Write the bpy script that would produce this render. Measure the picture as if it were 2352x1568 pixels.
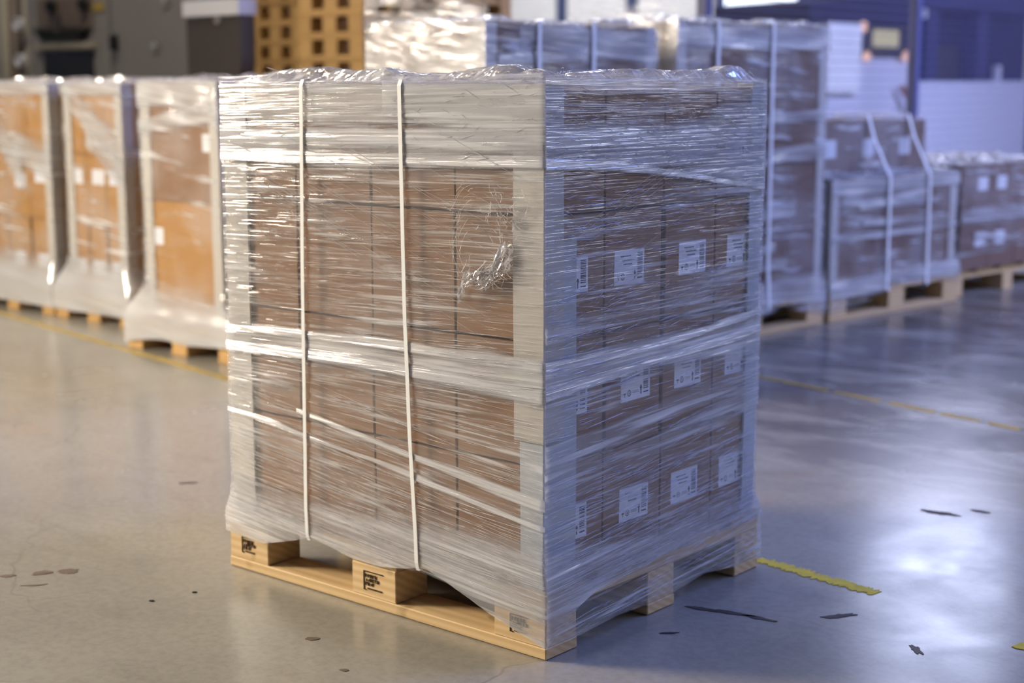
import bpy, bmesh, math, random
from mathutils import Vector, Matrix, noise
S = bpy.context.scene
COL = S.collection
for o in list(bpy.data.objects): bpy.data.objects.remove(o)

# ------------------------------------------------------------------ camera
cam = bpy.data.objects.new('camera', bpy.data.cameras.new('camera')); COL.objects.link(cam)
YAW, PITCH, ROLL = 0.70406, -0.16625, -0.00198
fw = Vector((-math.sin(YAW)*math.cos(PITCH), math.cos(YAW)*math.cos(PITCH), math.sin(PITCH)))
rt = Vector((math.cos(YAW), math.sin(YAW), 0)); up = rt.cross(fw)
r2 = math.cos(ROLL)*rt + math.sin(ROLL)*up; u2 = -math.sin(ROLL)*rt + math.cos(ROLL)*up
M = Matrix((r2, u2, -fw)).transposed().to_4x4(); M.translation = (1.9056, -2.3488, 1.1727)
cam.matrix_world = M
cam.data.sensor_width = 36; cam.data.lens = 3557.15/2352*36
cam.data.clip_end = 200
cam.data.dof.use_dof = True; cam.data.dof.focus_distance = 3.1; cam.data.dof.aperture_fstop = 2.3
cam.data.dof.aperture_blades = 8
S.camera = cam
S.view_settings.view_transform = 'Standard'; S.view_settings.look = 'None'
S.view_settings.gamma = 1; S.view_settings.use_curve_mapping = False
S.view_settings.exposure = 0.08
cy = S.cycles
cy.max_bounces = 4; cy.diffuse_bounces = 2; cy.glossy_bounces = 1; cy.transmission_bounces = 1; cy.transparent_max_bounces = 9
cy.use_light_tree = False; cy.adaptive_threshold = .05; cy.caustics_reflective = False; cy.caustics_refractive = False

# ------------------------------------------------------------------ world and large lights
wd = bpy.data.worlds.new('world'); S.world = wd; wd.use_nodes = True
wd.node_tree.nodes['Background'].inputs[0].default_value = (0.48, 0.54, 0.80, 1)
wd.node_tree.nodes['Background'].inputs[1].default_value = 0.14
def area(name, loc, target, sx, sy, power, col, spread=180):
    l = bpy.data.lights.new(name, 'AREA'); l.shape = 'RECTANGLE'; l.size = sx; l.size_y = sy
    l.energy = power; l.color = col; l.spread = math.radians(spread)
    o = bpy.data.objects.new(name, l); COL.objects.link(o); o.location = loc
    o.rotation_euler = (Vector(target)-Vector(loc)).to_track_quat('-Z', 'Y').to_euler()
    return o
area('added_warm_key', (-6.95, -3.55, 3.1), (-1.5, 0.0, 0.6), 1.9, 1.7, 400, (1.0, 0.87, 0.70), 120)  # added unseen key, makes the warm half of the colour split
area('added_cool_fill', (2.4, 5.0, 4.8), (0.5, 2.6, 0.0), 2.4, 2.0, 135, (0.19, 0.31, 1.0), 110)  # added unseen fill, tints the floor at right blue
area('added_cool_fill', (3.4, 9.5, 5.5), (-3.8, 9.5, 0.8), 4.0, 2.4, 290, (0.42, 0.48, 1.0), 84)  # added unseen fill, aimed at the machine to brighten it

# ------------------------------------------------------------------ node helpers
def newmat(name):
    m = bpy.data.materials.new(name); m.use_nodes = True
    nt = m.node_tree; b = nt.nodes['Principled BSDF']
    return m, nt, b
def N(nt, t, **kw):
    n = nt.nodes.new(t)
    for k, v in kw.items():
        if k.startswith('i_'): n.inputs[k[2:].replace('_', ' ')].default_value = v
        else: setattr(n, k, v)
    return n
def ramp(nt, src, stops):
    r = nt.nodes.new('ShaderNodeValToRGB'); nt.links.new(src, r.inputs[0])
    e = r.color_ramp.elements
    while len(e) < len(stops): e.new(0.5)
    for el, (p, c) in zip(e, stops):
        el.position = p; el.color = (c, c, c, 1) if isinstance(c, (int, float)) else (*c, 1)
    return r.outputs[0]
def mapping(nt, src, sc, loc=(0,0,0), rot=(0,0,0)):
    mp = nt.nodes.new('ShaderNodeMapping'); nt.links.new(src, mp.inputs[0])
    mp.inputs['Scale'].default_value = sc; mp.inputs['Location'].default_value = loc; mp.inputs['Rotation'].default_value = rot
    return mp.outputs[0]
def tnoise(nt, vec, scale=1, detail=3, rough=.5, dist=0):
    n = nt.nodes.new('ShaderNodeTexNoise'); nt.links.new(vec, n.inputs['Vector'])
    n.inputs['Scale'].default_value = scale; n.inputs['Detail'].default_value = detail
    n.inputs['Roughness'].default_value = rough; n.inputs['Distortion'].default_value = dist
    return n.outputs['Fac']
def math_(nt, op, a, b=None, c=None, clamp=False):
    n = nt.nodes.new('ShaderNodeMath'); n.operation = op; n.use_clamp = clamp
    for i, x in enumerate((a, b, c)):
        if x is None: continue
        if isinstance(x, (int, float)): n.inputs[i].default_value = x
        else: nt.links.new(x, n.inputs[i])
    return n.outputs[0]
def mixc(nt, fac, a, b, blend='MIX'):
    n = nt.nodes.new('ShaderNodeMix'); n.data_type = 'RGBA'; n.blend_type = blend
    if isinstance(fac, (int, float)): n.inputs[0].default_value = fac
    else: nt.links.new(fac, n.inputs[0])
    for i, x in ((6, a), (7, b)):
        if isinstance(x, tuple): n.inputs[i].default_value = (*x, 1)
        else: nt.links.new(x, n.inputs[i])
    return n.outputs[2]
def bump(nt, h, strength, dist):
    n = nt.nodes.new('ShaderNodeBump'); n.inputs['Strength'].default_value = strength; n.inputs['Distance'].default_value = dist
    nt.links.new(h, n.inputs['Height']); return n.outputs[0]
def coord(nt, which='Object'):
    return nt.nodes.new('ShaderNodeTexCoord').outputs[which]

# ------------------------------------------------------------------ materials
def plain(name, col, rough=.5, spec=.5, var=.12, sc=8, metal=0):
    m, nt, b = newmat(name)
    f = tnoise(nt, coord(nt), sc, 2, .6)
    c = mixc(nt, f, tuple(x*(1-var) for x in col), tuple(min(1, x*(1+var)) for x in col))
    nt.links.new(c, b.inputs['Base Color']); b.inputs['Roughness'].default_value = rough
    b.inputs['Specular IOR Level'].default_value = spec; b.inputs['Metallic'].default_value = metal
    return m
def concrete():
    m, nt, b = newmat('polished_concrete'); g = coord(nt)
    big = tnoise(nt, mapping(nt, g, (.7, .7, .7)), 1, 2, .6, .4)
    mid = tnoise(nt, mapping(nt, g, (1.6, 3.2, 1), rot=(0, 0, .5)), 1.6, 3, .65, .8)
    fine = tnoise(nt, mapping(nt, g, (1, 1, 1)), 45, 2, .7)
    c = mixc(nt, ramp(nt, big, [(.3, 0), (.7, 1)]), (.28, .262, .220), (.375, .356, .305))
    c = mixc(nt, ramp(nt, mid, [(.50, 0), (.75, .30)]), c, (.22, .19, .16))
    sp = nt.nodes.new('ShaderNodeSeparateXYZ'); nt.links.new(g, sp.inputs[0])          # oily, tyre-worn aisle beyond the pallet
    aisle = math_(nt, 'MULTIPLY', ramp(nt, math_(nt, 'MULTIPLY', sp.outputs[1], .1), [(.12, 0), (.24, 1)]), ramp(nt, math_(nt, 'MULTIPLY_ADD', sp.outputs[0], .1, .5), [(.25, 0), (.38, 1)]))
    oil = ramp(nt, tnoise(nt, mapping(nt, g, (1.2, 2.4, 1), rot=(0, 0, .62)), 1.7, 3, .6, .6), [(.36, 0), (.56, .9)])
    c = mixc(nt, math_(nt, 'MULTIPLY', aisle, oil), c, (.085, .07, .07))
    c = mixc(nt, ramp(nt, tnoise(nt, g, 2.3, 3, .6, 1.0), [(.60, 0), (.75, .35)]), c, (.36, .26, .18))
    c = mixc(nt, ramp(nt, fine, [(.35, .16), (.6, 0)]), c, (.10, .09, .08))
    v = nt.nodes.new('ShaderNodeTexVoronoi'); v.feature = 'DISTANCE_TO_EDGE'
    wv = nt.nodes.new('ShaderNodeVectorMath'); wv.operation = 'ADD'
    nz = nt.nodes.new('ShaderNodeTexNoise'); nt.links.new(g, nz.inputs['Vector']); nz.inputs['Scale'].default_value = 2.2; nz.inputs['Detail'].default_value = 3
    sc = nt.nodes.new('ShaderNodeVectorMath'); sc.operation = 'SCALE'; sc.inputs['Scale'].default_value = .55
    nt.links.new(nz.outputs['Color'], sc.inputs[0]); nt.links.new(g, wv.inputs[0]); nt.links.new(sc.outputs[0], wv.inputs[1])
    nt.links.new(wv.outputs[0], v.inputs['Vector']); v.inputs['Scale'].default_value = .8
    crack = math_(nt, 'MULTIPLY', ramp(nt, v.outputs['Distance'], [(0, 1), (.0035, 0)]), ramp(nt, tnoise(nt, g, 1.7, 2), [(.45, 0), (.65, .4)]))
    c = mixc(nt, crack, c, (.05, .045, .04))
    nt.links.new(c, b.inputs['Base Color'])
    r = ramp(nt, tnoise(nt, mapping(nt, g, (1, 1, 1)), 3.5, 2, .65, .5), [(.3, .18), (.7, .28)])
    nt.links.new(r, b.inputs['Roughness']); b.inputs['Specular IOR Level'].default_value = .55
    return m
def wood(name, a, bcol, axis=0):
    m, nt, b = newmat(name); g = coord(nt)
    info = nt.nodes.new('ShaderNodeObjectInfo')
    add = nt.nodes.new('ShaderNodeVectorMath'); add.operation = 'ADD'
    mul = nt.nodes.new('ShaderNodeVectorMath'); mul.operation = 'SCALE'; mul.inputs[0].default_value = (7, 5, 9)
    nt.links.new(info.outputs['Random'], mul.inputs['Scale']); nt.links.new(g, add.inputs[0]); nt.links.new(mul.outputs[0], add.inputs[1])
    s = [14, 14, 14]; s[axis] = 1.6
    w = nt.nodes.new('ShaderNodeTexWave'); w.wave_type = 'RINGS'; w.rings_direction = 'XYZ'[axis]
    ss = [6, 6, 6]; ss[axis] = .5
    nt.links.new(mapping(nt, add.outputs[0], tuple(ss)), w.inputs['Vector'])
    w.inputs['Scale'].default_value = 3.2; w.inputs['Distortion'].default_value = 2.5; w.inputs['Detail'].default_value = 2; w.inputs['Detail Scale'].default_value = .8
    n1 = tnoise(nt, mapping(nt, add.outputs[0], tuple(s)), 3, 5, .65)
    f = math_(nt, 'ADD', math_(nt, 'MULTIPLY', w.outputs['Fac'], .55), math_(nt, 'MULTIPLY', n1, .5), clamp=True)
    c = mixc(nt, f, a, bcol)
    c = mixc(nt, ramp(nt, tnoise(nt, add.outputs[0], 9, 2), [(.66, 0), (.72, .7)]), c, tuple(x*.45 for x in a))
    c = mixc(nt, math_(nt, 'MULTIPLY', info.outputs['Random'], .25), c, tuple(x*.7 for x in a))
    nt.links.new(c, b.inputs['Base Color']); b.inputs['Roughness'].default_value = .62
    nt.links.new(bump(nt, n1, .25, .002), b.inputs['Normal'])
    return m
def cardboard(name, col):
    m, nt, b = newmat(name); g = coord(nt)
    info = nt.nodes.new('ShaderNodeObjectInfo')
    f = tnoise(nt, mapping(nt, g, (3, 3, 40)), 2, 3, .6)
    c = mixc(nt, f, tuple(x*.86 for x in col), tuple(x*1.1 for x in col))
    c = mixc(nt, math_(nt, 'MULTIPLY', info.outputs['Random'], .35), c, tuple(x*y for x, y in zip(col, (.86, .78, .72))))
    nt.links.new(c, b.inputs['Base Color']); b.inputs['Roughness'].default_value = .75
    b.inputs['Specular IOR Level'].default_value = .25
    return m
def film(name, base=.03, haze=.16, streak=.8, su=2.2, sv=130, spec=.10, bs=.7, patch=(.35, .65), rough=.13, col=(.90, .91, .93), fade=False, th=.56, far=False):
    """clear plastic stretch film: mostly transparent, milky where it is creased, glossy everywhere"""
    m = bpy.data.materials.new(name); m.use_nodes = True; nt = m.node_tree; nt.nodes.clear()
    out = nt.nodes.new('ShaderNodeOutputMaterial'); un = nt.nodes.new('ShaderNodeUVMap'); un.uv_map = 'UVMap'; uv = un.outputs[0]
    n1 = tnoise(nt, mapping(nt, uv, (su, sv, 1)), 1, 2, .65, 0)
    n1b = n1 if far else tnoise(nt, mapping(nt, uv, (su*1.7, sv*.55, 1), loc=(3, 9, 0), rot=(0, 0, .03)), 1, 1, .6, 0)
    n3 = tnoise(nt, mapping(nt, uv, (su*1.2, sv*.12, 1), loc=(1, 4, 0)), 1, 1, .6)
    st = ramp(nt, n1, [(th, 0), (th+.12, 1)])  # milky folds, with glints painted in as white streaks
    if not far: st = math_(nt, 'MAXIMUM', st, ramp(nt, n1b, [(th+.02, 0), (th+.14, .9)]))
    pz = ramp(nt, n3, [(patch[0], 0), (patch[1], 1)])
    st = math_(nt, 'MULTIPLY', st, math_(nt, 'ADD', math_(nt, 'MULTIPLY', pz, .8), .2))
    a = math_(nt, 'ADD', math_(nt, 'MULTIPLY', st, streak), math_(nt, 'MULTIPLY', pz, haze))
    a = math_(nt, 'ADD', a, base, clamp=True)
    if fade:                                     # layers thin out towards the edges of a band
        u3 = nt.nodes.new('ShaderNodeUVMap'); u3.uv_map = 'Across'; sp = nt.nodes.new('ShaderNodeSeparateXYZ'); nt.links.new(u3.outputs[0], sp.inputs[0])
        e = math_(nt, 'ADD', sp.outputs[1], math_(nt, 'MULTIPLY', math_(nt, 'SUBTRACT', n1b, .5), .5))
        a = math_(nt, 'MULTIPLY', a, ramp(nt, e, [(.04, 0), (.26, 1), (.74, 1), (.96, 0)] if fade is True else [(0, 1), (.5, 1), (.94, 0)]))
    if far: nm = bump(nt, n1, bs, .006)
    else:
        n4 = tnoise(nt, mapping(nt, uv, (su*5, sv*2.6, 1), loc=(2, 5, 0), rot=(0, 0, .02)), 1, 1, .6)
        nm = bump(nt, math_(nt, 'ADD', math_(nt, 'MULTIPLY', n1, .7), math_(nt, 'MULTIPLY', n4, .22)), bs, .004)
    dif = N(nt, 'ShaderNodeBsdfDiffuse', i_Color=(*col, 1)); trl = N(nt, 'ShaderNodeBsdfTranslucent', i_Color=(*col, 1))
    mx0 = nt.nodes.new('ShaderNodeMixShader'); mx0.inputs[0].default_value = .3
    nt.links.new(dif.outputs[0], mx0.inputs[1]); nt.links.new(trl.outputs[0], mx0.inputs[2])
    tr = N(nt, 'ShaderNodeBsdfTransparent', i_Color=(.97, .97, .98, 1))
    mx1 = nt.nodes.new('ShaderNodeMixShader'); nt.links.new(a, mx1.inputs[0])
    nt.links.new(tr.outputs[0], mx1.inputs[1]); nt.links.new(mx0.outputs[0], mx1.inputs[2])
    gl = N(nt, 'ShaderNodeBsdfGlossy', i_Color=(1, 1, 1, 1), i_Roughness=rough); nt.links.new(nm, gl.inputs['Normal'])
    mx2 = nt.nodes.new('ShaderNodeMixShader'); mx2.inputs[0].default_value = spec
    if fade: nt.links.new(math_(nt, 'MULTIPLY', a, spec*1.6), mx2.inputs[0])
    nt.links.new(mx1.outputs[0], mx2.inputs[1]); nt.links.new(gl.outputs[0], mx2.inputs[2])
    nt.links.new(mx2.outputs[0], out.inputs[0])
    return m
def emit(name, col, s):
    m = bpy.data.materials.new(name); m.use_nodes = True; nt = m.node_tree; nt.nodes.clear()
    e = N(nt, 'ShaderNodeEmission', i_Color=(*col, 1), i_Strength=s); o = nt.nodes.new('ShaderNodeOutputMaterial')
    nt.links.new(e.outputs[0], o.inputs[0]); return m
MT = dict(
    concrete=concrete(),
    wood=wood('pine', (.56, .36, .15), (.80, .60, .34), 0), wood_y=wood('pine_cross', (.56, .36, .15), (.80, .60, .34), 1),
    wood2=wood('orange_pine', (.48, .27, .085), (.68, .44, .18), 0), wood2_y=wood('orange_pine_cross', (.48, .27, .085), (.68, .44, .18), 1),
    card=cardboard('brown_cardboard', (.30, .175, .098)), card3=cardboard('dim_lit_cardboard', (.21, .135, .105)), card2=cardboard('tan_cardboard', (.48, .26, .085)),  # card3 holds dim bluish light in its colour, for the right-hand loads
    board=plain('grey_beige_paperboard', (.56, .53, .48), .8, .2, .05, 20),
    board2=plain('cool_grey_paperboard', (.50, .54, .57), .8, .2, .05, 20),
    paper=plain('white_paper', (.80, .82, .86), .6, .3, .03, 12), ink=plain('dark_ink', (.02, .02, .06), .7, .2),
    stamp=plain('burnt_stamp', (.06, .035, .02), .8, .1), strap=plain('white_strap', (.86, .87, .86), .35, .5, .03),
    yellow=plain('yellow_paint', (.74, .53, .02), .55, .4, .4, 40), yellow_old=plain('worn_yellow_paint', (.40, .28, .06), .6, .4, .5, 9),
    tape=plain('dark_residue', (.075, .055, .05), .6, .3, .3, 30), stain=plain('rust_brown_stain', (.14, .10, .075), .5, .4, .35, 25),
    hole=plain('black_hole', (.01, .01, .01), .9, .1),
    wall=plain('pale_wall', (.62, .63, .66), .8, .2, .04, 1), frame=plain('dark_blue_frame', (.05, .07, .16), .5),
    grey=plain('grey_enamel', (.25, .235, .225), .45, .5, .06, 2), beige=plain('beige_enamel', (.40, .36, .28), .5), black=plain('black_glass', (.012, .012, .014), .3),
    dark=plain('dark_brown_panel', (.055, .045, .042), .5), brown=plain('brown_panel', (.16, .12, .095), .5), white=plain('white_enamel', (.66, .67, .72), .4, .5, .04, 2),
    navy=plain('navy_enamel', (.010, .012, .040), .7, .3, .1, 2), navy2=plain('blue_enamel', (.03, .034, .10), .6, .3), post=plain('blue_post', (.075, .085, .21), .45), teal=plain('teal_plastic', (.16, .30, .29), .5),
    orange=plain('orange_cable', (.35, .13, .04), .5), steel=plain('steel_wire', (.10, .11, .24), .5, .5, .05, 5), lamp=plain('lamp_glass', (.8, .6, .55), .3),
)
FILM = film('stretch_film')
FILM_B = film('stretch_film_layers', base=.16, haze=.42, streak=.75, su=1.6, sv=120, spec=.16, patch=(.3, .6), fade=True, th=.52)
FILM_L = film('stretch_film_light_layers', base=.06, haze=.26, streak=.8, su=1.6, sv=120, spec=.14, patch=(.35, .65), fade=True, th=.52)
FILM_S = film('stretch_film_skirt', base=.10, haze=.34, streak=.75, su=1.6, sv=110, spec=.14, patch=(.35, .65), fade='top', th=.53)
FILM_R = film('stretch_film_rope', base=.42, haze=.3, streak=.5, su=1.2, sv=260, spec=.18, patch=(.2, .5), fade=True, th=.48)
FILM_T = film('crumpled_film', base=.10, haze=.30, streak=.85, su=16, sv=34, spec=.22, bs=1, patch=(.25, .55), rough=.14)
FILM_BG = film('stretch_film_far', far=True, base=.03, haze=.22, streak=.85, su=3.0, sv=24, spec=.07, bs=.9, patch=(.40, .62), rough=.18)
FILM_W = film('stretch_film_far_white', far=True, base=.40, haze=.40, streak=.5, su=2.5, sv=20, spec=.05, bs=.8, patch=(.35, .6), rough=.2, fade=True, th=.5)
FILM_K = film('stretch_film_far_skirt', far=True, base=.55, haze=.3, streak=.4, su=2, sv=22, spec=.2, bs=.8, patch=(.3, .6), rough=.2, fade='top', th=.5)
FILM_BGB = film('stretch_film_far_layers', far=True, base=.13, haze=.38, streak=.5, su=1.6, sv=40, spec=.18, bs=.8, patch=(.25, .55), rough=.2, fade=True, th=.5)
def crease():
    m = bpy.data.materials.new('film_crease'); m.use_nodes = True; nt = m.node_tree; nt.nodes.clear()
    out = nt.nodes.new('ShaderNodeOutputMaterial')
    d = N(nt, 'ShaderNodeBsdfDiffuse', i_Color=(.9, .9, .92, 1)); g = N(nt, 'ShaderNodeBsdfGlossy', i_Roughness=.16, i_Color=(1, 1, 1, 1))  # white diffuse puts the glints on the folds into the colour
    t = N(nt, 'ShaderNodeBsdfTransparent'); a = nt.nodes.new('ShaderNodeMixShader'); a.inputs[0].default_value = .5
    b = nt.nodes.new('ShaderNodeMixShader')
    uv = nt.nodes.new('ShaderNodeUVMap').outputs[0]
    f = ramp(nt, tnoise(nt, mapping(nt, uv, (30, 30, 1)), 1, 2), [(.3, .35), (.65, 1)]); nt.links.new(f, b.inputs[0])
    nt.links.new(d.outputs[0], a.inputs[1]); nt.links.new(g.outputs[0], a.inputs[2])
    nt.links.new(t.outputs[0], b.inputs[1]); nt.links.new(a.outputs[0], b.inputs[2]); nt.links.new(b.outputs[0], out.inputs[0])
    return m
CREASE = crease()

# ------------------------------------------------------------------ object helpers
def tag(o, label=None, cat=None, group=None, kind=None):
    if label: o['label'] = label
    if cat: o['category'] = cat
    if group: o['group'] = group
    if kind: o['kind'] = kind
    return o
def empty(name, loc=(0,0,0), rz=0):
    o = bpy.data.objects.new(name, None); o.empty_display_size = .1; COL.objects.link(o)
    o.location = loc; o.rotation_euler = (0, 0, rz); return o
def link(name, me, mat, parent=None, loc=(0,0,0), rz=0):
    if mat and not me.materials: me.materials.append(mat)
    o = bpy.data.objects.new(name, me); COL.objects.link(o)
    o.parent = parent; o.location = loc; o.rotation_euler = (0, 0, rz); return o
def mesh(name, vs, fs, uvs=None, smooth=False, uv2=None):
    me = bpy.data.meshes.new(name); me.from_pydata(vs, [], fs)
    if uvs:
        ul = me.uv_layers.new(name='UVMap')
        for l in me.loops: ul.data[l.index].uv = uvs[l.vertex_index]
    if uv2:
        ul = me.uv_layers.new(name='Across')
        for l in me.loops: ul.data[l.index].uv = uv2[l.vertex_index]
    if smooth: me.polygons.foreach_set('use_smooth', [True]*len(me.polygons))
    me.update(); return me
_cache = {}
def boxmesh(sx, sy, sz, bev, mat):
    k = (round(sx, 4), round(sy, 4), round(sz, 4), bev, mat.name)
    if k not in _cache:
        bm = bmesh.new(); bmesh.ops.create_cube(bm, size=1)
        bmesh.ops.scale(bm, vec=(sx, sy, sz), verts=bm.verts)
        if bev: bmesh.ops.bevel(bm, geom=bm.edges[:], offset=bev, segments=1, affect='EDGES')
        me = bpy.data.meshes.new('block'); bm.to_mesh(me); bm.free(); me.materials.append(mat); _cache[k] = me
    return _cache[k]
def box(name, b, mat, parent=None, bev=0.0):
    x0, x1, y0, y1, z0, z1 = b
    return link(name, boxmesh(x1-x0, y1-y0, z1-z0, bev, mat), None, parent, ((x0+x1)/2, (y0+y1)/2, (z0+z1)/2))
def multibox(name, bs, mat, parent=None, loc=(0,0,0)):
    vs, fs = [], []
    for x0, x1, y0, y1, z0, z1 in bs:
        k = len(vs)
        vs += [(x0,y0,z0),(x1,y0,z0),(x1,y1,z0),(x0,y1,z0),(x0,y0,z1),(x1,y0,z1),(x1,y1,z1),(x0,y1,z1)]
        fs += [tuple(k+i for i in f) for f in ((0,3,2,1),(4,5,6,7),(0,1,5,4),(1,2,6,5),(2,3,7,6),(3,0,4,7))]
    return link(name, mesh(name, vs, fs), mat, parent, loc)
def tube(vs, fs, pts, r, n=6):
    pts = [Vector(p) for p in pts]; k = len(vs)
    for i, p in enumerate(pts):
        t = (pts[min(i+1, len(pts)-1)]-pts[max(i-1, 0)]).normalized()
        a = t.cross(Vector((0, 0, 1))); a = a.normalized() if a.length > 1e-3 else Vector((1, 0, 0)); b = t.cross(a)
        for j in range(n): vs.append(p + r*(math.cos(2*math.pi*j/n)*a + math.sin(2*math.pi*j/n)*b))
    for i in range(len(pts)-1):
        for j in range(n):
            fs.append((k+i*n+j, k+i*n+(j+1) % n, k+(i+1)*n+(j+1) % n, k+(i+1)*n+j))
    fs.append(tuple(k+j for j in reversed(range(n)))); fs.append(tuple(k+(len(pts)-1)*n+j for j in range(n)))
def disc(name, c, r, h, axis, mat, parent, n=20):
    """short cylinder with a raised rim, axis 'x' or 'y' (outwards direction sign in h)"""
    vs, fs = [], []; c = Vector(c); ax = {'x': Vector((1,0,0)), 'y': Vector((0,1,0)), 'z': Vector((0,0,1))}[axis]
    a = Vector((0,0,1)) if axis != 'z' else Vector((1,0,0)); b = ax.cross(a)
    for rr, hh in ((r, 0), (r, h), (r*.8, h), (r*.75, h*.7)):
        for j in range(n): vs.append(ax*hh + rr*(math.cos(2*math.pi*j/n)*a+math.sin(2*math.pi*j/n)*b))
    for i in range(3):
        for j in range(n): fs.append((i*n+j, i*n+(j+1) % n, (i+1)*n+(j+1) % n, (i+1)*n+j))
    fs.append(tuple(3*n+j for j in range(n))); fs.append(tuple(reversed(range(n))))
    return link(name, mesh(name, vs, fs, smooth=False), mat, parent, c)

# ------------------------------------------------------------------ the hall
def lerp(a, b, t): return a+(b-a)*t
fl = link('floor', mesh('floor', [(-18,-9,0),(9,-9,0),(9,17,0),(-18,17,0)], [(0,1,2,3)]), MT['concrete']); tag(fl, 'grey polished concrete floor with stains and cracks', kind='structure')
wb = box('wall_back', (-18, 9, 16, 16.3, 0, 8), MT['wall']); tag(wb, kind='structure')
wl = box('wall_left', (-18.3, -18, -9, 16.3, 0, 8), MT['wall']); tag(wl, kind='structure')
ce = box('ceiling', (-18.3, 9, -4, 16.3, 8, 8.2), plain('grey_ceiling', (.30, .30, .32), .8, .2)); tag(ce, kind='structure')
wr = box('wall_right', (6.5, 6.8, 1.5, 16.3, 0, 8), MT['wall']); tag(wr, kind='structure')
PANE_ADDED = emit('added_pane_side', (.70, .76, 1.0), 7.5)  # glow for the added side windows
PANE = emit('daylight_pane', (.80, .88, 1.0), 3.2); PANE_B = emit('daylight_pane_high', (.66, .72, 1.0), 13.0)
MT['panel'] = plain('light_panel', (.78, .79, .80), .6)
wn = 0
def window(x0, x1, z0, z1, nx, nz, pane):
    global wn; wn += 1
    w = empty('window_%d' % wn, ((x0+x1)/2, 15.98, z0)); tag(w, kind='structure')
    cx = (x0+x1)/2; W_ = x1-x0; H_ = z1-z0
    box('window_frame', (-W_/2-.1, W_/2+.1, -.06, .02, -.05, 0), MT['frame'], w); box('window_frame', (-W_/2-.1, W_/2+.1, -.06, .02, H_, H_+.1), MT['frame'], w)
    for s in (-1, 1): box('window_frame', (s*(W_/2+.05)-.05, s*(W_/2+.05)+.05, -.06, .02, 0, H_), MT['frame'], w)
    for i in range(nx):
        for k in range(nz):
            a, b = -W_/2+W_*i/nx, -W_/2+W_*(i+1)/nx; c, d = H_*k/nz, H_*(k+1)/nz
            box('pane', (a+.03, b-.03, -.03, -.01, c+.03, d-.03), pane, w)
def added_side_window(y0, y1, z0, z1, nz):
    global wn; wn += 1
    w = empty('window_%d' % wn, (6.5, (y0+y1)/2, z0)); tag(w, kind='structure'); h = (y1-y0)/2; H_ = z1-z0  # unseen windows, added so the film has something bright to reflect
    for a, b in ((-.08, 0), (H_, H_+.08)): box('window_frame', (-.06, .0, -h-.08, h+.08, a, b), MT['frame'], w)
    for s in (-1, 1): box('window_frame', (-.06, .0, s*(h+.04)-.04, s*(h+.04)+.04, 0, H_), MT['frame'], w)
    for k in range(nz): box('pane', (-.03, -.01, -h+.02, h-.02, H_*k/nz+.025, H_*(k+1)/nz-.025), PANE_ADDED, w)
for k in range(5): added_side_window(3.2+2.2*k, 5.0+2.2*k, 2.5, 3.5, 1)
window(-9.85, -8.45, 1.98, 5.2, 1, 2, PANE)
window(-7.3, -5.6, 4.6, 6.4, 2, 1, PANE_B)
# pale wall panels between dark blue joints, seen over the loads
for i, (a, b) in enumerate(((-15.6, -14.25), (-14.1, -12.74), (-12.52, -11.46), (-11.24, -9.97))):
    box('wall_panel', (a, b, 15.9, 15.99, .3, 5.5), MT['panel'], None).parent = None
for o in [o for o in bpy.data.objects if o.name.startswith('wall_panel')]:
    o.parent = wb; o.location = Vector(o.location)-Vector(wb.location)
multibox('wall_joint', [(a, b, 15.93, 15.99, .3, 5.5) for a, b in ((-12.74, -12.52), (-11.46, -11.24))], MT['frame'], wb, -Vector(wb.location))

# added unseen luminaires, put in for film highlights and to brighten the hall
LAMPS = iter('first second third fourth fifth sixth seventh eighth ninth tenth eleventh twelfth'.split())
def added_luminaire(x, y, col, power, z, w_):
    r = empty('added_ceiling_lamp', (x, y, z)); tag(r, '%s added long lamp, hung unseen from the ceiling for extra light' % next(LAMPS), 'lamp', 'added unseen ceiling lamps')
    multibox('housing', [(-.12, .12, -.8, .8, 0, .05), (-.14, -.12, -.8, .8, -.05, .05), (.12, .14, -.8, .8, -.05, .05)], MT['white'], r)
    for s in (-.6, .6):
        vs, fs = [], []; tube(vs, fs, [(0, s, .05), (0, s, 8-z)], .008); link('suspension_rod', mesh('rod', vs, fs), MT['steel'], r)
    l = bpy.data.lights.new('added_tube_light', 'AREA'); l.shape = 'RECTANGLE'; l.size = w_; l.size_y = 1.5; l.energy = power; l.color = col
    o = bpy.data.objects.new('added_tube_light', l); COL.objects.link(o); o.parent = r; o.location = (0, 0, -.01)
for x, y, col, p, z, w_ in ((-4.2, -1.6, (1, .80, .55), 70, 6.4, .2), (-1.4, -3.4, (1, .93, .85), 24, 5.2, .05), (-4.4, -3.8, (1, .93, .85), 40, 4.6, .05), (3.3, 3.4, (.66, .74, 1), 7, 4.2, .03), (4.6, 5.2, (.66, .74, 1), 9, 4.2, .03), (2.6, 5.9, (.66, .74, 1), 8, 3.8, .03), (-7.6, 2.6, (1, .9, .75), 170, 6.4, .2), (-11.5, 13.0, (1, .97, .95), 420, 6.4, .2), (-6.0, 9.0, (.75, .8, 1), 130, 6.4, .2)):
    added_luminaire(x, y, col, p, z, w_)

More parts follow.
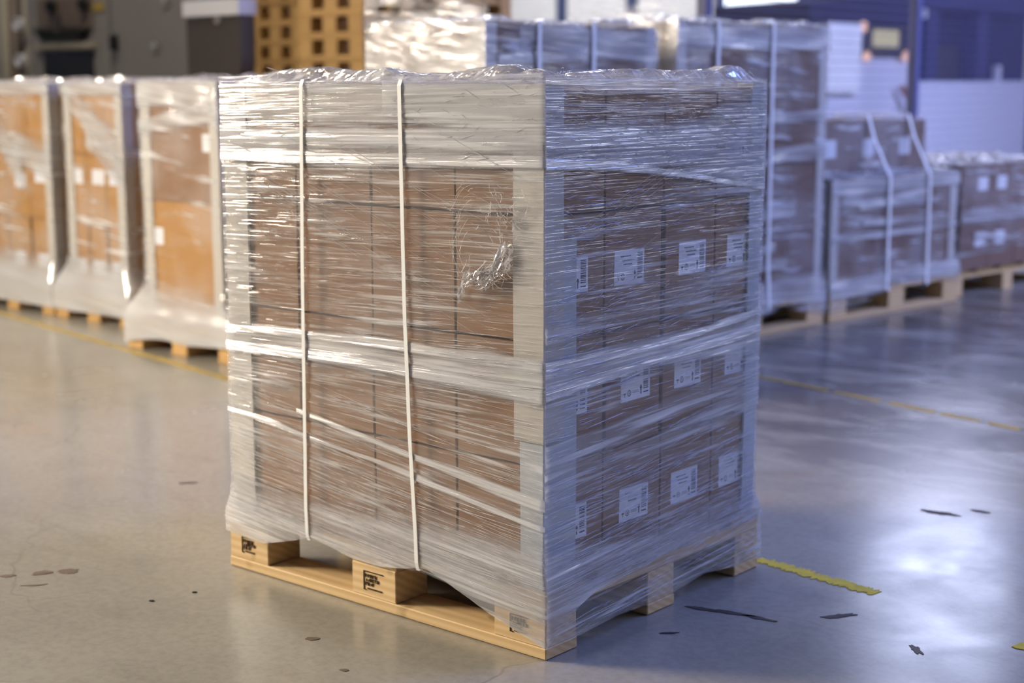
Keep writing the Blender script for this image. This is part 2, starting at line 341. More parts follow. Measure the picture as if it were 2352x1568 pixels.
# floor markings and stains
rnd = random.Random(5)
def ragged(name, a, b, w, mat, parent=None, n=24, rag=.25, z=.0012):
    a, b = Vector(a), Vector(b); d = (b-a).normalized(); nrm = Vector((-d.y, d.x)); c = (a+b)/2
    top = [a+(b-a)*i/n for i in range(n+1)]
    up_ = [p+nrm*w/2*(1-rag*rnd.random()) for p in top]; lo = [p-nrm*w/2*(1-rag*rnd.random()) for p in top]
    vs = [(p.x-c.x, p.y-c.y, zz) for zz in (z, 0) for q in (lo, up_) for p in q]; m = n+1; fs = []
    for i in range(n):
        fs += [(i, i+1, m+i+1, m+i), (2*m+i, 2*m+i+1, i+1, i), (m+i, m+i+1, 3*m+i+1, 3*m+i)]
    fs += [(0, m, 3*m, 2*m), (n, 2*m+n, 3*m+n, m+n)]
    return link(name, mesh(name, vs, fs), mat, parent, (c.x, c.y, .0003))
def blob(name, c, rx, ry, rz, mat, n=22, z=.0008):
    vs = [(0, 0, z)]
    for i in range(n):
        a = 2*math.pi*i/n; k = .65+.5*rnd.random(); x, y = rx*k*math.cos(a), ry*k*math.sin(a)
        vs.append((x*math.cos(rz)-y*math.sin(rz), x*math.sin(rz)+y*math.cos(rz), z))
    vs += [(v[0]*1.02, v[1]*1.02, 0) for v in vs[1:]]
    fs = [(0, i+1, (i+1) % n+1) for i in range(n)]+[(i+1, n+i+1, n+(i+1) % n+1, (i+1) % n+1) for i in range(n)]
    return link(name, mesh(name, vs, fs), mat, fl, (c[0], c[1], .0003))
tag(ragged('floor_marking', (-.03, .872), (.318, .824), .058, MT['yellow'], rag=.6, n=64), 'bright yellow worn floor stripe beside the wrapped pallet right corner', 'floor marking', 'yellow floor stripes')
tag(ragged('floor_marking', (.70, .712), (1.0, .66), .05, MT['yellow'], rag=.4), 'short piece of yellow floor stripe at the right photo edge', 'floor marking', 'yellow floor stripes')
k = 0
fa, fb = Vector((-1.32, 2.966)), Vector((.12, 2.652))
for i, (a, b) in enumerate(((0, .09), (.10, .26), (.285, .43), (.46, .60), (.615, .73), (.75, .84), (.86, 1))):
    o = ragged('stripe_piece', fa.lerp(fb, a), fa.lerp(fb, b), .042, MT['yellow_old'], rag=.5, n=14)
    if i == 0:
        root = empty('floor_marking', (fa.x, fa.y, 0)); tag(root, 'long faded yellow floor stripe crossing behind the pallet at right', 'floor marking', 'yellow floor stripes')
    o.parent = root; o.location -= Vector((fa.x, fa.y, 0))
tag(ragged('floor_marking', (-5.9, 2.09), (-2.86, 1.55), .045, MT['yellow_old'], n=60, rag=.4), 'yellow floor stripe running along the row of pallets at left', 'floor marking', 'yellow floor stripes')
for c, rx, ry, rz, m in (((-1.345, -.40), .022, .012, .9, 'stain'), ((-1.30, -.335), .028, .016, 1.0, 'stain'), ((-1.265, -.285), .026, .022, .7, 'stain'), ((-1.235, -.40), .032, .006, .9, 'stain'),
    ((-1.30, -.5), .015, .008, .6, 'stain'), ((.326, .629), .045, .012, 1.0, 'tape'), ((.134, 1.556), .055, .018, .1, 'tape'), ((.216, 1.642), .03, .012, .1, 'tape'),
    ((.07, .475), .04, .010, .2, 'tape'), ((.135, .495), .05, .011, .25, 'tape'), ((.20, .505), .045, .009, .1, 'tape'), ((-.462, -.218), .017, .010, .5, 'stain'), ((-.28, -.30), .01, .006, .5, 'stain'),
    ((-.70, .25), .02, .01, .5, 'stain'), ((-1.72, .43), .03, .012, .8, 'stain'), ((-1.55, .6), .025, .01, .8, 'stain'), ((.1, .30), .02, .006, .8, 'tape'), ((.55, .55), .03, .01, 2.4, 'stain')):
    blob('stain', c, rx, ry, rz, MT[m])
for c in ((-.928, -.29), (-.902, -.188)): blob('bolt_hole', c, .008, .006, 0, MT['hole'])

# ------------------------------------------------------------------ pallets
def pallet(label, loc, rz, w, d, ends=False, mats=('wood', 'wood_y'), group=None, a=.1426, b=.105, zs=(.0254, .100, .125, .146), marks=False):
    """w along local X (the front), d along local Y (inwards); bottom boards run along X, or along Y if ends"""
    r = empty('wooden_pallet', loc, rz); tag(r, label, 'pallet', group)
    z0, z1, z2, z3 = zs; mx, my = MT[mats[0]], MT[mats[1]]; bv = .002
    L, Wd = (d, w) if ends else (w, d)
    def B(name, s0, s1, t0, t1, za, zb, m):       # s along boards, t across
        bb = (t0, t1, s0, s1, za, zb) if ends else (s0, s1, t0, t1, za, zb)
        return box(name, bb, m, r, bv)
    ml, mc = (my, mx) if ends else (mx, my)
    ts = ((0, b), (Wd/2-b/2, Wd/2+b/2), (Wd-b, Wd)); ss = ((0, a), (L/2-a/2, L/2+a/2), (L-a, L))
    for t in ts: B('bottom_board', 0, L, t[0], t[1], .001, z0, ml)
    blocks = [B('block', s[0]+.0015, s[1]-.0015, t[0]+.001, t[1]-.001, z0, z1, ml) for t in ts for s in ss]
    for s in ss: B('cross_board', s[0], s[1], .003, Wd-.003, z1, z2, mc)
    nb = 5; wbd = Wd*.15; 
    for i in range(nb): t0 = (Wd-wbd)*i/(nb-1); B('deck_board', 0, L, t0, t0+wbd, z2, z3, ml)
    return r, blocks
def copy_tree(o, parent=None):
    c = o.copy(); COL.objects.link(c); c.parent = parent
    for ch in o.children: copy_tree(ch, c)
    return c
main, blocks = pallet('pale pine pallet under the large film-wrapped load in the centre', (-1.0, 0, 0), 0, 1.0, .8218)
# burnt-in stamps on the front blocks
def stamp(block, w, h):
    y = -.0535
    bs = []
    def line(x0, x1, z0, z1): bs.append((x0, x1, y, y+.0015, z0, z1))
    line(-w/2, -w/2+.002, -h/2, h/2*.9); line(-w/2, w/2, h/2-.002, h/2); line(-w/2, -w/2+.008, -h/2, -h/2+.002)
    r = random.Random(3)
    for rr, n in ((.26, 5), (.05, 6), (-.16, 4)):
        for i in range(n):
            x = -w/2+.006+i*.0075
            if r.random() < .8: line(x, x+.0016, rr*h-.004, rr*h+.004); line(x, x+.005, rr*h+.002, rr*h+.0035)
            if r.random() < .5: line(x+.003, x+.0045, rr*h-.004, rr*h+.002)
    line(-w/2+.012, w/2-.004, -h/2+.003, -h/2+.006)
    return multibox('burnt_stamp', bs, MT['stamp'], block)
stamp(blocks[1], .062, .045); s2 = stamp(blocks[0], .05, .04); stamp(blocks[2], .05, .04)

# ------------------------------------------------------------------ cartons
_cc = {}
def carton_mesh(sx, sy, sz, mat):
    k = (round(sx, 3), round(sy, 3), round(sz, 3), mat.name)
    if k in _cc: return _cc[k]
    bm = bmesh.new(); bmesh.ops.create_cube(bm, size=1); bmesh.ops.scale(bm, vec=(sx, sy, sz), verts=bm.verts)
    bmesh.ops.bevel(bm, geom=bm.edges[:], offset=.0016, segments=1, affect='EDGES')
    # flaps meeting on the lid with a thin slit between them, and a slightly raised lid edge
    for s in (-1, 1):
        g = bmesh.ops.create_cube(bm, size=1)['verts']
        bmesh.ops.scale(bm, vec=(sx-.008, sy/2-.006, .002), verts=g); bmesh.ops.translate(bm, vec=(0, s*(sy/4-.001), sz/2-.0005), verts=g)
    me = bpy.data.meshes.new('carton'); bm.to_mesh(me); bm.free(); me.materials.append(mat); _cc[k] = me
    return me
def printed_marks(parent, w, h):
    """the print on a label, facing local -Y; x across, z up"""
    bs = []; y = -.0007; r = random.Random(11)
    def q(x0, x1, z0, z1): bs.append((x0*w, x1*w, y, y+.0004, z0*h, z1*h))
    z = .40
    while z > -.22:                                   # column of bar code on the right
        t = r.choice((.012, .02, .03)); q(.27, .44, z-t, z); z -= t+r.choice((.012, .018, .028))
    for x0, x1, z0 in ((-.30, .02, .30), (-.24, .14, .18), (-.20, .06, .07)):     # lines of text
        x = x0
        while x < x1: l = r.uniform(.02, .05); q(x, x+l, z0, z0+.035); x += l+.015
    q(-.42, -.33, -.28, -.24); q(-.38, -.365, -.36, -.26)                          # umbrella
    for a in range(10):                                                          # ring
        c, s = math.cos(a*.628), math.sin(a*.628); q(-.22+.055*c-.012, -.22+.055*c+.012, -.27+.085*s-.018, -.27+.085*s+.018)
    q(-.23, -.21, -.31, -.23)
    q(.17, .20, -.38, -.14); q(.15, .22, -.22, -.16); q(.165, .205, -.16, -.11)      # arrow
    for z0 in (-.24, -.29): 
        x = -.1
        while x < .1: l = r.uniform(.015, .035); q(x, x+l, z0, z0+.018); x += l+.012
    q(.27, .44, -.36, -.32)
    return multibox('printed_marks', bs, MT['ink'], parent)
def add_label(parent, c, w, h, face, marks=True, tilt=0):
    """white sticker on the -Y face (face 0) or the +X face (face 90) at local c"""
    k = ('label', w, h)
    if k not in _cc:
        _cc[k] = boxmesh(w, .0008, h, 0, MT['paper'])
    o = link('shipping_label', _cc[k], None, parent, c, math.radians(face)); o.rotation_euler[1] = tilt
    if marks:
        if 'marks' in _cc:
            m = bpy.data.objects.new('printed_marks', _cc['marks']); COL.objects.link(m); m.parent = o
        else: m = printed_marks(o, w, h); _cc['marks'] = m.data
    return o
XS = (-.966, -.735, -.496, -.250, -.010); YS = (.006, .206, .418, .622, .800); ZS = (.147, .402, .657, .911, 1.163)
ROW = ('lowest row', 'third row', 'second row', 'top row')
LC = {0: ('row0', (.265, .46, .657), .268), 1: ('', (.267, .467, .674), .533), 2: ('', (.240, .478, .673), .786), 3: ('', (.24, .47, .66), 1.035)}
crnd = random.Random(2)
for r in range(4):
    for i in range(4):
        for j in range(4):
            x0, x1, y0, y1 = XS[i], XS[i+1], YS[j], YS[j+1]
            gx = .0024; gy = .0022
            ga = gb = 0
            if j == 1 and r in (1, 2): gb = .006
            if j == 2 and r in (1, 2): ga = .006 if r == 2 else .002
            if j == 1 and r == 1: ga = .007
            jx = crnd.uniform(-.0015, .0015)
            if j == 0 and i == 3: where = 'at the near corner'
            elif j == 0: where = ('leftmost', 'second from left', 'third from left')[i]+' of its strapped side'
            else: where = ('second', 'third', 'fourth')[j-1]+' from near corner on its labelled side'
            cx, cy, cz = (x0+x1)/2, (y0+y1)/2, (ZS[r]+ZS[r+1])/2
            sx, sy, sz = x1-x0-2*gx, y1-y0-2*gy-ga-gb, ZS[r+1]-ZS[r]-.006
            o = link('carton', carton_mesh(sx, sy, sz, MT['card']), None, None, (cx+(jx if i < 3 else 0), cy+(ga-gb)/2+(abs(jx) if j == 0 else 0), cz-.0015))
            inner = j > 0 and i < 3
            tag(o, 'brown carton hidden inside the central wrapped load' if inner else 'brown carton of the central load, %s, %s' % (ROW[r], where), 'carton', 'hidden inner cartons of the central load' if inner else 'outer cartons of the central load')
            if i == 3:
                lx = (.043 if j == 0 else LC[r][1][j-1]); ly = lx+.053
                add_label(o, (x1-o.location.x-gx+.0002, ly-o.location.y, LC[r][2]-o.location.z), .106, .073, 90, tilt=crnd.uniform(-.02, .02))

# ------------------------------------------------------------------ paperboard angles on the load
def angle(name, corner, legs, z0, z1, t, mat, label, sx, sy, lean=(0, 0)):
    """vertical L profile; corner is the outer edge, legs run along sx*X and sy*Y"""
    a, b = legs
    prof = [(0, 0), (sx*a, 0), (sx*a, sy*t), (sx*t, sy*t), (sx*t, sy*b), (0, sy*b)]
    vs = []; nz = 10
    for k in range(nz+1):
        f = k/nz
        for i, (x, y) in enumerate(prof):
            w = .0012*math.sin(7*f+i)
            vs.append((x+lean[0]*(1-f)+(w if i in (1, 2) else 0), y+lean[1]*(1-f)+(w if i in (4, 5) else 0), (z1-z0)*f))
    fs = [(k*6+i, k*6+(i+1) % 6, (k+1)*6+(i+1) % 6, (k+1)*6+i) for k in range(nz) for i in range(6)]
    fs += [(0, 5, 4, 3), (0, 3, 2, 1)] + [tuple(nz*6+i for i in (0, 1, 2, 3)), tuple(nz*6+i for i in (0, 3, 4, 5))]
    me = mesh(name, vs, fs); bm = bmesh.new(); bm.from_mesh(me); bmesh.ops.recalc_face_normals(bm, faces=bm.faces); bm.to_mesh(me); bm.free()
    return tag(link(name, me, mat, None, (corner[0], corner[1], z0)), label, 'corner protector', 'paperboard corner protectors')
angle('corner_protector', (-.0035, -.0045), (.078, .064), .455, 1.168, .0045, MT['board'], 'beige paperboard angle on the upper part of the central load near corner', -1, 1)
angle('corner_protector', (-.0085, .0003), (.060, .108), .147, .86, .0035, MT['board2'], 'grey paperboard angle on the lower part of the central load near corner', -1, 1)
angle('corner_protector', (-.972, .000), (.078, .07), .148, 1.168, .0045, MT['board'], 'pale paperboard angle on the central load left corner', 1, 1, lean=(-.006, 0))
angle('corner_protector', (-.0045, .807), (.07, .050), .148, 1.168, .0045, MT['board2'], 'grey paperboard angle on the central load far right corner', -1, -1, lean=(0, -.008))
multi = [(-.40, .40, 0, .004, -.078, 0), (-.40, .40, 0, .07, 0, .004)]
tag(multibox('edge_protector', multi, MT['board'], None, (-.488, .0008, 1.166)), 'long paperboard angle along the top edge of the central load', 'edge protector')

# ------------------------------------------------------------------ stretch film
def smooth(a, b, x):
    t = max(0, min(1, (x-a)/(b-a))); return t*t*(3-2*t)
def interp(pts, x):
    if x <= pts[0][0]: return pts[0][1]
    for (a, p), (b, q_) in zip(pts, pts[1:]):
        if x <= b: return p+(q_-p)*(x-a)/(b-a)
    return pts[-1][1]
def pos(u, z, off=0.0):
    """point of the film: u 0-1 long side, 1-2 labelled side, 2-3 back, 3-4 far end"""
    k = smooth(.205, .13, z)
    x0 = lerp(-.975-.004*(1-z), -1.005, k); x1 = lerp(.0005, .005, k); y0 = lerp(-.0075, -.005, k); y1 = lerp(.800+.010*z, .828, k)
    s = int(u) % 4; t = u-int(u)
    if s == 0: return Vector((lerp(x0, x1, t), y0-off, z)), Vector((0, -1, 0))
    if s == 1: return Vector((x1+off, lerp(y0, y1, t), z)), Vector((1, 0, 0))
    if s == 2: return Vector((lerp(x1, x0, t), y1+off, z)), Vector((0, 1, 0))
    return Vector((x0-off, lerp(y1, y0, t), z)), Vector((-1, 0, 0))
def um(u):                                   # metres along the wrap
    return interp([(0, 0), (1, .985), (2, 1.80), (3, 2.785), (4, 3.6)], u)
def vline(u, z):                             # coordinate that is constant along the stretch lines
    if u <= 1: return z+(.12*smooth(.62, .30, z)-.02)*(um(u)-.5)
    if u <= 2: return z-.05*smooth(.75, .3, z)*(um(u)-1.4)+.04*smooth(.62, .30, z)
    return z
ZB = [(0, .090), (.13, .080), (.25, .112), (.30, .131), (.36, .121), (.43, .108), (.52, .105), (.60, .116), (.66, .132), (.74, .108), (.86, .066), (1.0, .027),
      (1.12, .028), (1.3, .034), (1.5, .028), (1.7, .045), (1.86, .030), (2, .03), (3, .06), (4, .09)]
def gridmesh(name, us, zfun, nz, off, amp, freq=(5, 70), seed=0):
    vs, fs, uvs, uv2 = [], [], [], []
    for u in us:
        zl, zh = zfun(u)
        for k in range(nz+1):
            z = zl+(zh-zl)*k/nz; p, n = pos(u, z, off)
            d = amp*(noise.noise(Vector((um(u)*freq[0], vline(u, z)*freq[1], seed)))*.7+.5*noise.noise(Vector((um(u)*2, z*9, seed+5))))
            e = min(abs(u-round(u)), .06)/.06 if u < 4 else 0
            vs.append(p+n*d*e); uvs.append((um(u), vline(u, z))); uv2.append((um(u), k/nz))
    m = nz+1
    for i in range(len(us)-1):
        for k in range(nz): fs.append((i*m+k, (i+1)*m+k, (i+1)*m+k+1, i*m+k+1))
    return mesh(name, vs, fs, uvs, True, uv2)
def us_range(a, b, per=60):
    s = set([a, b]); 
    for k in range(int(a), int(b)+1):
        for i in range(per+1):
            u = k+i/per
            if a <= u <= b: s.add(u)
        for e in (.004, .012, -.004, -.012):
            if a <= k+e <= b: s.add(k+e)
    return sorted(s)
wrap = empty('stretch_film', (0, 0, 0)); tag(wrap, 'clear creased stretch film wound around the central pallet of cartons', 'stretch film')
link('film_sheet', gridmesh('film_sheet', us_range(0, 4), lambda u: (interp(ZB, u), 1.176), 90, 0, .0032), FILM, wrap)
# heavier bands, where several turns of film lie on each other
def band(pts, mat, off, seed, nz=14, name='film_band', amp=.0025, jit=True):
    lo = [(p[0], p[1]) for p in pts]; hi = [(p[0], p[2]) for p in pts]
    def zf(u):
        j = .006*noise.noise(Vector((um(u)*3, seed, 0))); j2 = .008*noise.noise(Vector((um(u)*4, seed+9, 0)))
        return interp(lo, u)+(j if jit else 0), interp(hi, u)+j2
    us = us_range(pts[0][0], pts[-1][0], 48)
    return link(name, gridmesh(name, us, zf, nz, off, amp, (4, 120), seed), mat, wrap)
band([(0, .985, 1.080), (.5, .992, 1.084), (1, .998, 1.090), (1.2, .995, 1.095), (1.5, .97, 1.09), (1.8, .93, 1.075), (2, .92, 1.07)], FILM_B, .0015, 1)
band([(0, 1.02, 1.075), (1, 1.03, 1.085), (1.4, 1.03, 1.09)], FILM_B, .0021, 14)
band([(0, .990, 1.022), (.5, .995, 1.024), (1, 1.001, 1.032), (1.3, .99, 1.012), (2, .92, .94)], FILM_R, .0028, 2, 6)
band([(0, 1.075, 1.19), (.6, 1.08, 1.19), (.8, 1.05, 1.19), (1, 1.04, 1.19), (1.08, 1.14, 1.19), (1.6, 1.145, 1.19), (2, 1.12, 1.19)], FILM_L, .001, 3)
band([(.55, 1.10, 1.19), (.8, 1.05, 1.19), (1, 1.03, 1.19)], FILM_B, .0022, 15)
band([(1.0, 1.03, 1.10), (1.3, 1.02, 1.11), (1.7, .95, 1.10), (2, .90, 1.16)], FILM_B, .0022, 4)
band([(1.6, 1.0, 1.08), (1.8, .98, 1.16), (2, .90, 1.18)], FILM_L, .0026, 17)
band([(0, .535, .612), (.45, .545, .632), (1, .528, .632), (1.3, .548, .63), (2, .525, .645)], FILM_B, .0015, 5)
band([(0, .540, .568), (.45, .551, .586), (1, .535, .572), (1.4, .56, .585), (2, .58, .61)], FILM_R, .0028, 6, 6)
band([(0, .585, .608), (.45, .605, .630), (1, .598, .626), (1.5, .595, .62), (2, .625, .65)], FILM_R, .0026, 16, 6)
HB = [(0, .245), (.2, .232), (.45, .245), (.7, .285), (1, .285), (1.3, .205), (2, .25)]
band([(u, z+.001, interp(HB, u)) for u, z in ZB if u <= 1]+[(1.12, .09, .24), (1.3, .135, .205), (1.6, .13, .21), (2, .13, .25)], FILM_S, .0012, 7, 22, jit=False)
band([(0, .15, .235), (.5, .14, .23), (1, .135, .25), (1.5, .12, .19), (2, .14, .21)], FILM_L, .0024, 8, 10)
band([(0, .10, .17), (.3, .12, .17), (.66, .12, .17), (1, .07, .16)], FILM_L, .0027, 18, 10)
band([(0, .394, .409), (.5, .342, .357), (1, .271, .289)], FILM_R, .003, 9, 5)
band([(.25, .422, .434), (.6, .372, .388), (1, .310, .350)], FILM_R, .003, 10, 5)
band([(1, .31, .38), (1.4, .35, .41), (2, .41, .47)], FILM_L, .003, 11, 6)
band([(1, .38, .46), (1.4, .42, .48), (2, .45, .53)], FILM_L, .0034, 19, 6)
band([(1, .65, .70), (1.5, .675, .735), (2, .725, .78)], FILM_L, .003, 12, 6)
band([(1, .09, .14), (1.4, .115, .155), (2, .15, .19)], FILM_L, .003, 13, 6)

# fine creases: thin raised folds of the film, far too many to count
W = random.Random(21)
cv, cf, cuv = [], [], []
def ridge(path, w, h=None):
    """path: list of (u, z)"""
    k = len(cv); n = len(path); h = h or w*.9
    for i, (u, z) in enumerate(path):
        t = i/(n-1); ww = w*(1-.75*abs(2*t-1)**3); p, nn = pos(u, z, .0032)
        u2, z2 = path[min(i+1, n-1)]; u1, z1 = path[max(i-1, 0)]
        dv = pos(u2, z2)[0]-pos(u1, z1)[0]; side = nn.cross(dv).normalized() if dv.length > 1e-6 else Vector((0, 0, 1))
        for s, o in ((-1, 0), (0, h), (1, 0)):
            cv.append(p+side*ww*s*.5+nn*o*(ww/w)); cuv.append((um(u)+s*.01, z))
    for i in range(n-1):
        for s in (0, 1): cf.append((k+i*3+s, k+(i+1)*3+s, k+(i+1)*3+s+1, k+i*3+s+1))
def slope(u, z):
    if u < 1: return -.12*smooth(.62, .30, z)+.02
    return .05*smooth(.75, .3, z)
def streaks(n, ulo, uhi, zlo, zhi, lmin, lmax, wmin, wmax, jit=.03, fixed=None):
    for _ in range(n):
        u0 = W.uniform(ulo, uhi); z0 = W.uniform(zlo, zhi); L = lmin+(lmax-lmin)*W.random()**2.2
        side = .985 if u0 < 1 else .82
        sl = (fixed if fixed is not None else slope(u0, z0))+W.gauss(0, jit); m = max(3, min(9, int(L/.02)+2)); path = []; bend = W.gauss(0, .25)
        for i in range(m):
            t = i/(m-1); u = u0+L*t/side
            if (u0 < 1 and u > .999) or u > 1.999: break
            z = z0+sl*L*t+bend*L*L*t*t*.3
            if z < interp(ZB, u)+.004 or z > 1.172: break
            path.append((u, z))
        if len(path) >= 3: ridge(path, W.uniform(wmin, wmax))
streaks(900, 0, .98, .13, 1.0, .02, .22, .0005, .0013)
streaks(260, 0, .98, .45, .95, .02, .12, .0008, .0018, .02)
streaks(240, 0, .98, .11, .30, .03, .25, .0006, .0016, .03)
streaks(320, 0, .98, 1.0, 1.172, .006, .045, .0006, .0014, .25)
streaks(900, 1.0, 1.97, .12, .95, .015, .14, .0006, .0015, .07)
streaks(430, 1.0, 1.97, .04, .35, .02, .20, .0005, .0012, .05, .08)
streaks(260, 1.0, 1.97, .62, .76, .01, .07, .0006, .0016, .25, .12)
streaks(520, 1.05, 1.97, .86, 1.13, .008, .05, .0006, .0016, .14, -.12)
streaks(300, 1.0, 1.97, 1.0, 1.172, .006, .035, .0006, .0015, .25)
streaks(160, 1.0, 1.14, .30, 1.172, .01, .05, .0006, .0016, .25)
streaks(120, 0, .10, .15, 1.172, .01, .06, .0006, .0016, .12)
streaks(110, .0, .3, .82, .98, .02, .10, .0005, .0011, .1, -.32)
for i in range(19):                                        # long diagonal strands across the upper long side
    u0, z0 = (W.uniform(0, .05), W.uniform(.95, 1.16)) if i < 11 else (W.uniform(.05, .75), 1.10-W.random()*.1)
    sl = -.36+W.gauss(0, .035); L = W.uniform(.35, .98)
    path = [(u0+L*t/9/.985, z0+sl*L*t/9) for t in range(10) if u0+L*t/9/.985 < .995]
    if len(path) > 3: ridge(path, W.uniform(.0006, .0012))
for i in range(14):                                        # long strands in the lower half
    z0 = W.uniform(.30, .52); sl = -W.uniform(.12, .2); a = W.uniform(0, .3); L = W.uniform(.4, .7)
    ridge([(a+L*t/9, z0+sl*L*t/9) for t in range(10) if a+L*t/9 < .998], W.uniform(.0008, .0018))
for i in range(5):
    z0 = W.uniform(.85, 1.12); ridge([(1.6-.5*t/7, z0-.16*t/7) for t in range(8)], W.uniform(.0006, .0012))
cr = link('film_creases', mesh('film_creases', cv, cf, cuv, False), CREASE, wrap); tag(cr, kind='stuff')

# crumpled film over the top
PROF_L = [(-.98, 1.176), (-.93, 1.183), (-.88, 1.192), (-.80, 1.202), (-.72, 1.208), (-.63, 1.206), (-.56, 1.200), (-.46, 1.203), (-.42, 1.192), (-.30, 1.190), (-.24, 1.198), (-.19, 1.206), (-.16, 1.211), (-.11, 1.207), (-.09, 1.198), (-.06, 1.192), (-.03, 1.200), (0, 1.204)]
PROF_R = [(-.005, 1.204), (.06, 1.198), (.12, 1.190), (.25, 1.197), (.4, 1.200), (.55, 1.198), (.66, 1.200), (.70, 1.209), (.75, 1.208), (.78, 1.190), (.812, 1.177)]
vs, fs, uvs = [], [], []; nx, ny = 110, 90
for i in range(nx+1):
    for j in range(ny+1):
        x = lerp(-.98, .0035, i/nx); y = lerp(-.0105, .812, j/ny)
        dl, dr = y+.0105, .0035-x; de = min(dl, dr, x+.98, .812-y)
        hl = interp(PROF_L, x)-1.172; hr = interp(PROF_R, y)-1.172
        wl, wr = math.exp(-(max(0, dl-.05)/.09)**2), math.exp(-(max(0, dr-.05)/.09)**2)
        h = max(hl*wl, hr*wr)*smooth(0, .045, de)
        nz_ = noise.ridged_multi_fractal(Vector((x*13, y*13, 3.1)), 1.0, 2.1, 4, .9, 2.0)
        h += (nz_-1.0)*.006*smooth(0, .03, de)
        h = min(h, .045)
        vs.append((x, y, 1.171+h)); uvs.append((x*.6+y*.8, y*.9-x*.5))
for i in range(nx):
    for j in range(ny): fs.append((i*(ny+1)+j, (i+1)*(ny+1)+j, (i+1)*(ny+1)+j+1, i*(ny+1)+j+1))
link('film_top', mesh('film_top', vs, fs, uvs, False), FILM_T, wrap)
# crinkled creases on the top rim
cv, cf, cuv = [], [], []
def ridge3(pts, w):
    k = len(cv); n = len(pts)
    for i, p in enumerate(pts):
        t = (pts[min(i+1, n-1)]-pts[max(i-1, 0)]).normalized(); s = t.cross(Vector((.57, -.57, .1))).normalized(); nn = s.cross(t)
        for a, b in ((-1, 0), (0, 1), (1, 0)): cv.append(p+s*w*a*.5+nn*w*b); cuv.append((p.x*3+a, p.z*3))
    for i in range(n-1):
        for s in (0, 1): cf.append((k+i*3+s, k+(i+1)*3+s, k+(i+1)*3+s+1, k+i*3+s+1))
for _ in range(520):
    if W.random() < .55:
        x = W.uniform(-.96, 0); y = W.uniform(0, .09); top = interp(PROF_L, x)
    else:
        x = -W.uniform(0, .09); y = W.uniform(0, .80); top = interp(PROF_R, y)
    p = Vector((x, y, lerp(1.172, top-.004, W.random()**.6))); d = Vector((W.gauss(0, 1), W.gauss(0, 1), W.gauss(0, .12))).normalized(); L = W.uniform(.006, .028)
    b = Vector((W.gauss(0, .2), W.gauss(0, .2), W.gauss(0, .2)))
    ridge3([p+d*L*t/4+b*L*(t/4)**2 for t in range(5)], W.uniform(.0006, .0016))
cr = link('film_top_creases', mesh('film_top_creases', cv, cf, cuv, False), CREASE, wrap); tag(cr, kind='stuff')
# loose end of the film hanging crumpled on the long side
cv, cf, cuv = [], [], []
def LP(x, z, o=0): return Vector((x, -.013-o, z))
for _ in range(26):                                        # web of strands round the loose end
    a0 = W.uniform(0, 6.3); r = W.uniform(.045, .085); c = (-.165, .845+W.uniform(-.03, .05)); da = W.uniform(.3, 1.2)
    ridge3([LP(c[0]+r*math.cos(a0+da*t/6)*1.0, c[1]+r*1.25*math.sin(a0+da*t/6), W.uniform(0, .006)) for t in range(7)], W.uniform(.0005, .0011))
for _ in range(80):
    t0 = W.random(); x = lerp(-.215, -.085, t0); z = lerp(.765, .815, t0)+W.gauss(0, .012); d = Vector((W.gauss(1, .5), 0, W.gauss(.4, .7))).normalized(); L = W.uniform(.01, .045)
    ridge3([LP(x, z, W.uniform(0, .008))+d*L*t/3+Vector((0, -W.random()*.003, W.gauss(0, .002))) for t in range(4)], W.uniform(.0007, .0018))
for _ in range(70):
    x = W.gauss(-.105, .03); z = W.gauss(.905, .03); d = Vector((W.gauss(0, 1), 0, W.gauss(0, 1))).normalized(); L = W.uniform(.01, .03)
    ridge3([LP(x, z, W.uniform(0, .006))+d*L*t/3+Vector((0, 0, W.gauss(0, .002))) for t in range(4)], W.uniform(.0006, .0016))
cr = link('loose_film_creases', mesh('loose_film_creases', cv, cf, cuv, False), CREASE, wrap); tag(cr, kind='stuff')
vs, fs, uvs = [], [], []; n, m = 26, 8
for i in range(n+1):
    t = i/n; cx, cz = lerp(-.222, -.075, t), .755+.070*t+.012*math.sin(t*9)-.02*math.exp(-(t/.12)**2)
    hw = .012+.018*t+.006*math.sin(t*17)
    for j in range(m+1):
        s = j/m*2-1; q_ = noise.noise(Vector((t*9, s*3, 2)))
        vs.append((cx+.006*q_, -.014-.012*abs(noise.noise(Vector((t*14, s*4, 7)))), cz+hw*s+.004*q_)); uvs.append((t*.2, s*.05))
for i in range(n):
    for j in range(m): fs.append((i*(m+1)+j, (i+1)*(m+1)+j, (i+1)*(m+1)+j+1, i*(m+1)+j+1))
link('loose_film_end', mesh('loose_film_end', vs, fs, uvs), FILM_T, wrap)

# ------------------------------------------------------------------ strapping
def ribbon(name, pts, width_dir, w, t, mat, label, group, parent=None):
    """closed flat band through pts; width_dir is the direction of its width"""
    wd_ = Vector(width_dir).normalized()*w/2; P = [Vector(p) for p in pts]; n = len(P); vs, fs = [], []
    c = sum(P, Vector())/n
    for i, p in enumerate(P):
        d = (P[(i+1) % n]-P[i-1]).normalized(); nn = d.cross(wd_).normalized()*t
        if nn.dot(p-c) < 0: nn = -nn
        vs += [p-wd_, p+wd_, p+wd_+nn, p-wd_+nn]
    for i in range(n):
        j = (i+1) % n
        for a, b in ((0, 1), (1, 2), (2, 3), (3, 0)): fs.append((i*4+a, i*4+b, j*4+b, j*4+a))
    me = mesh(name, vs, fs); bm = bmesh.new(); bm.from_mesh(me); bmesh.ops.recalc_face_normals(bm, faces=bm.faces); bm.to_mesh(me); bm.free()
    return tag(link(name, me, mat, parent), label, 'strap' if label else None, group)
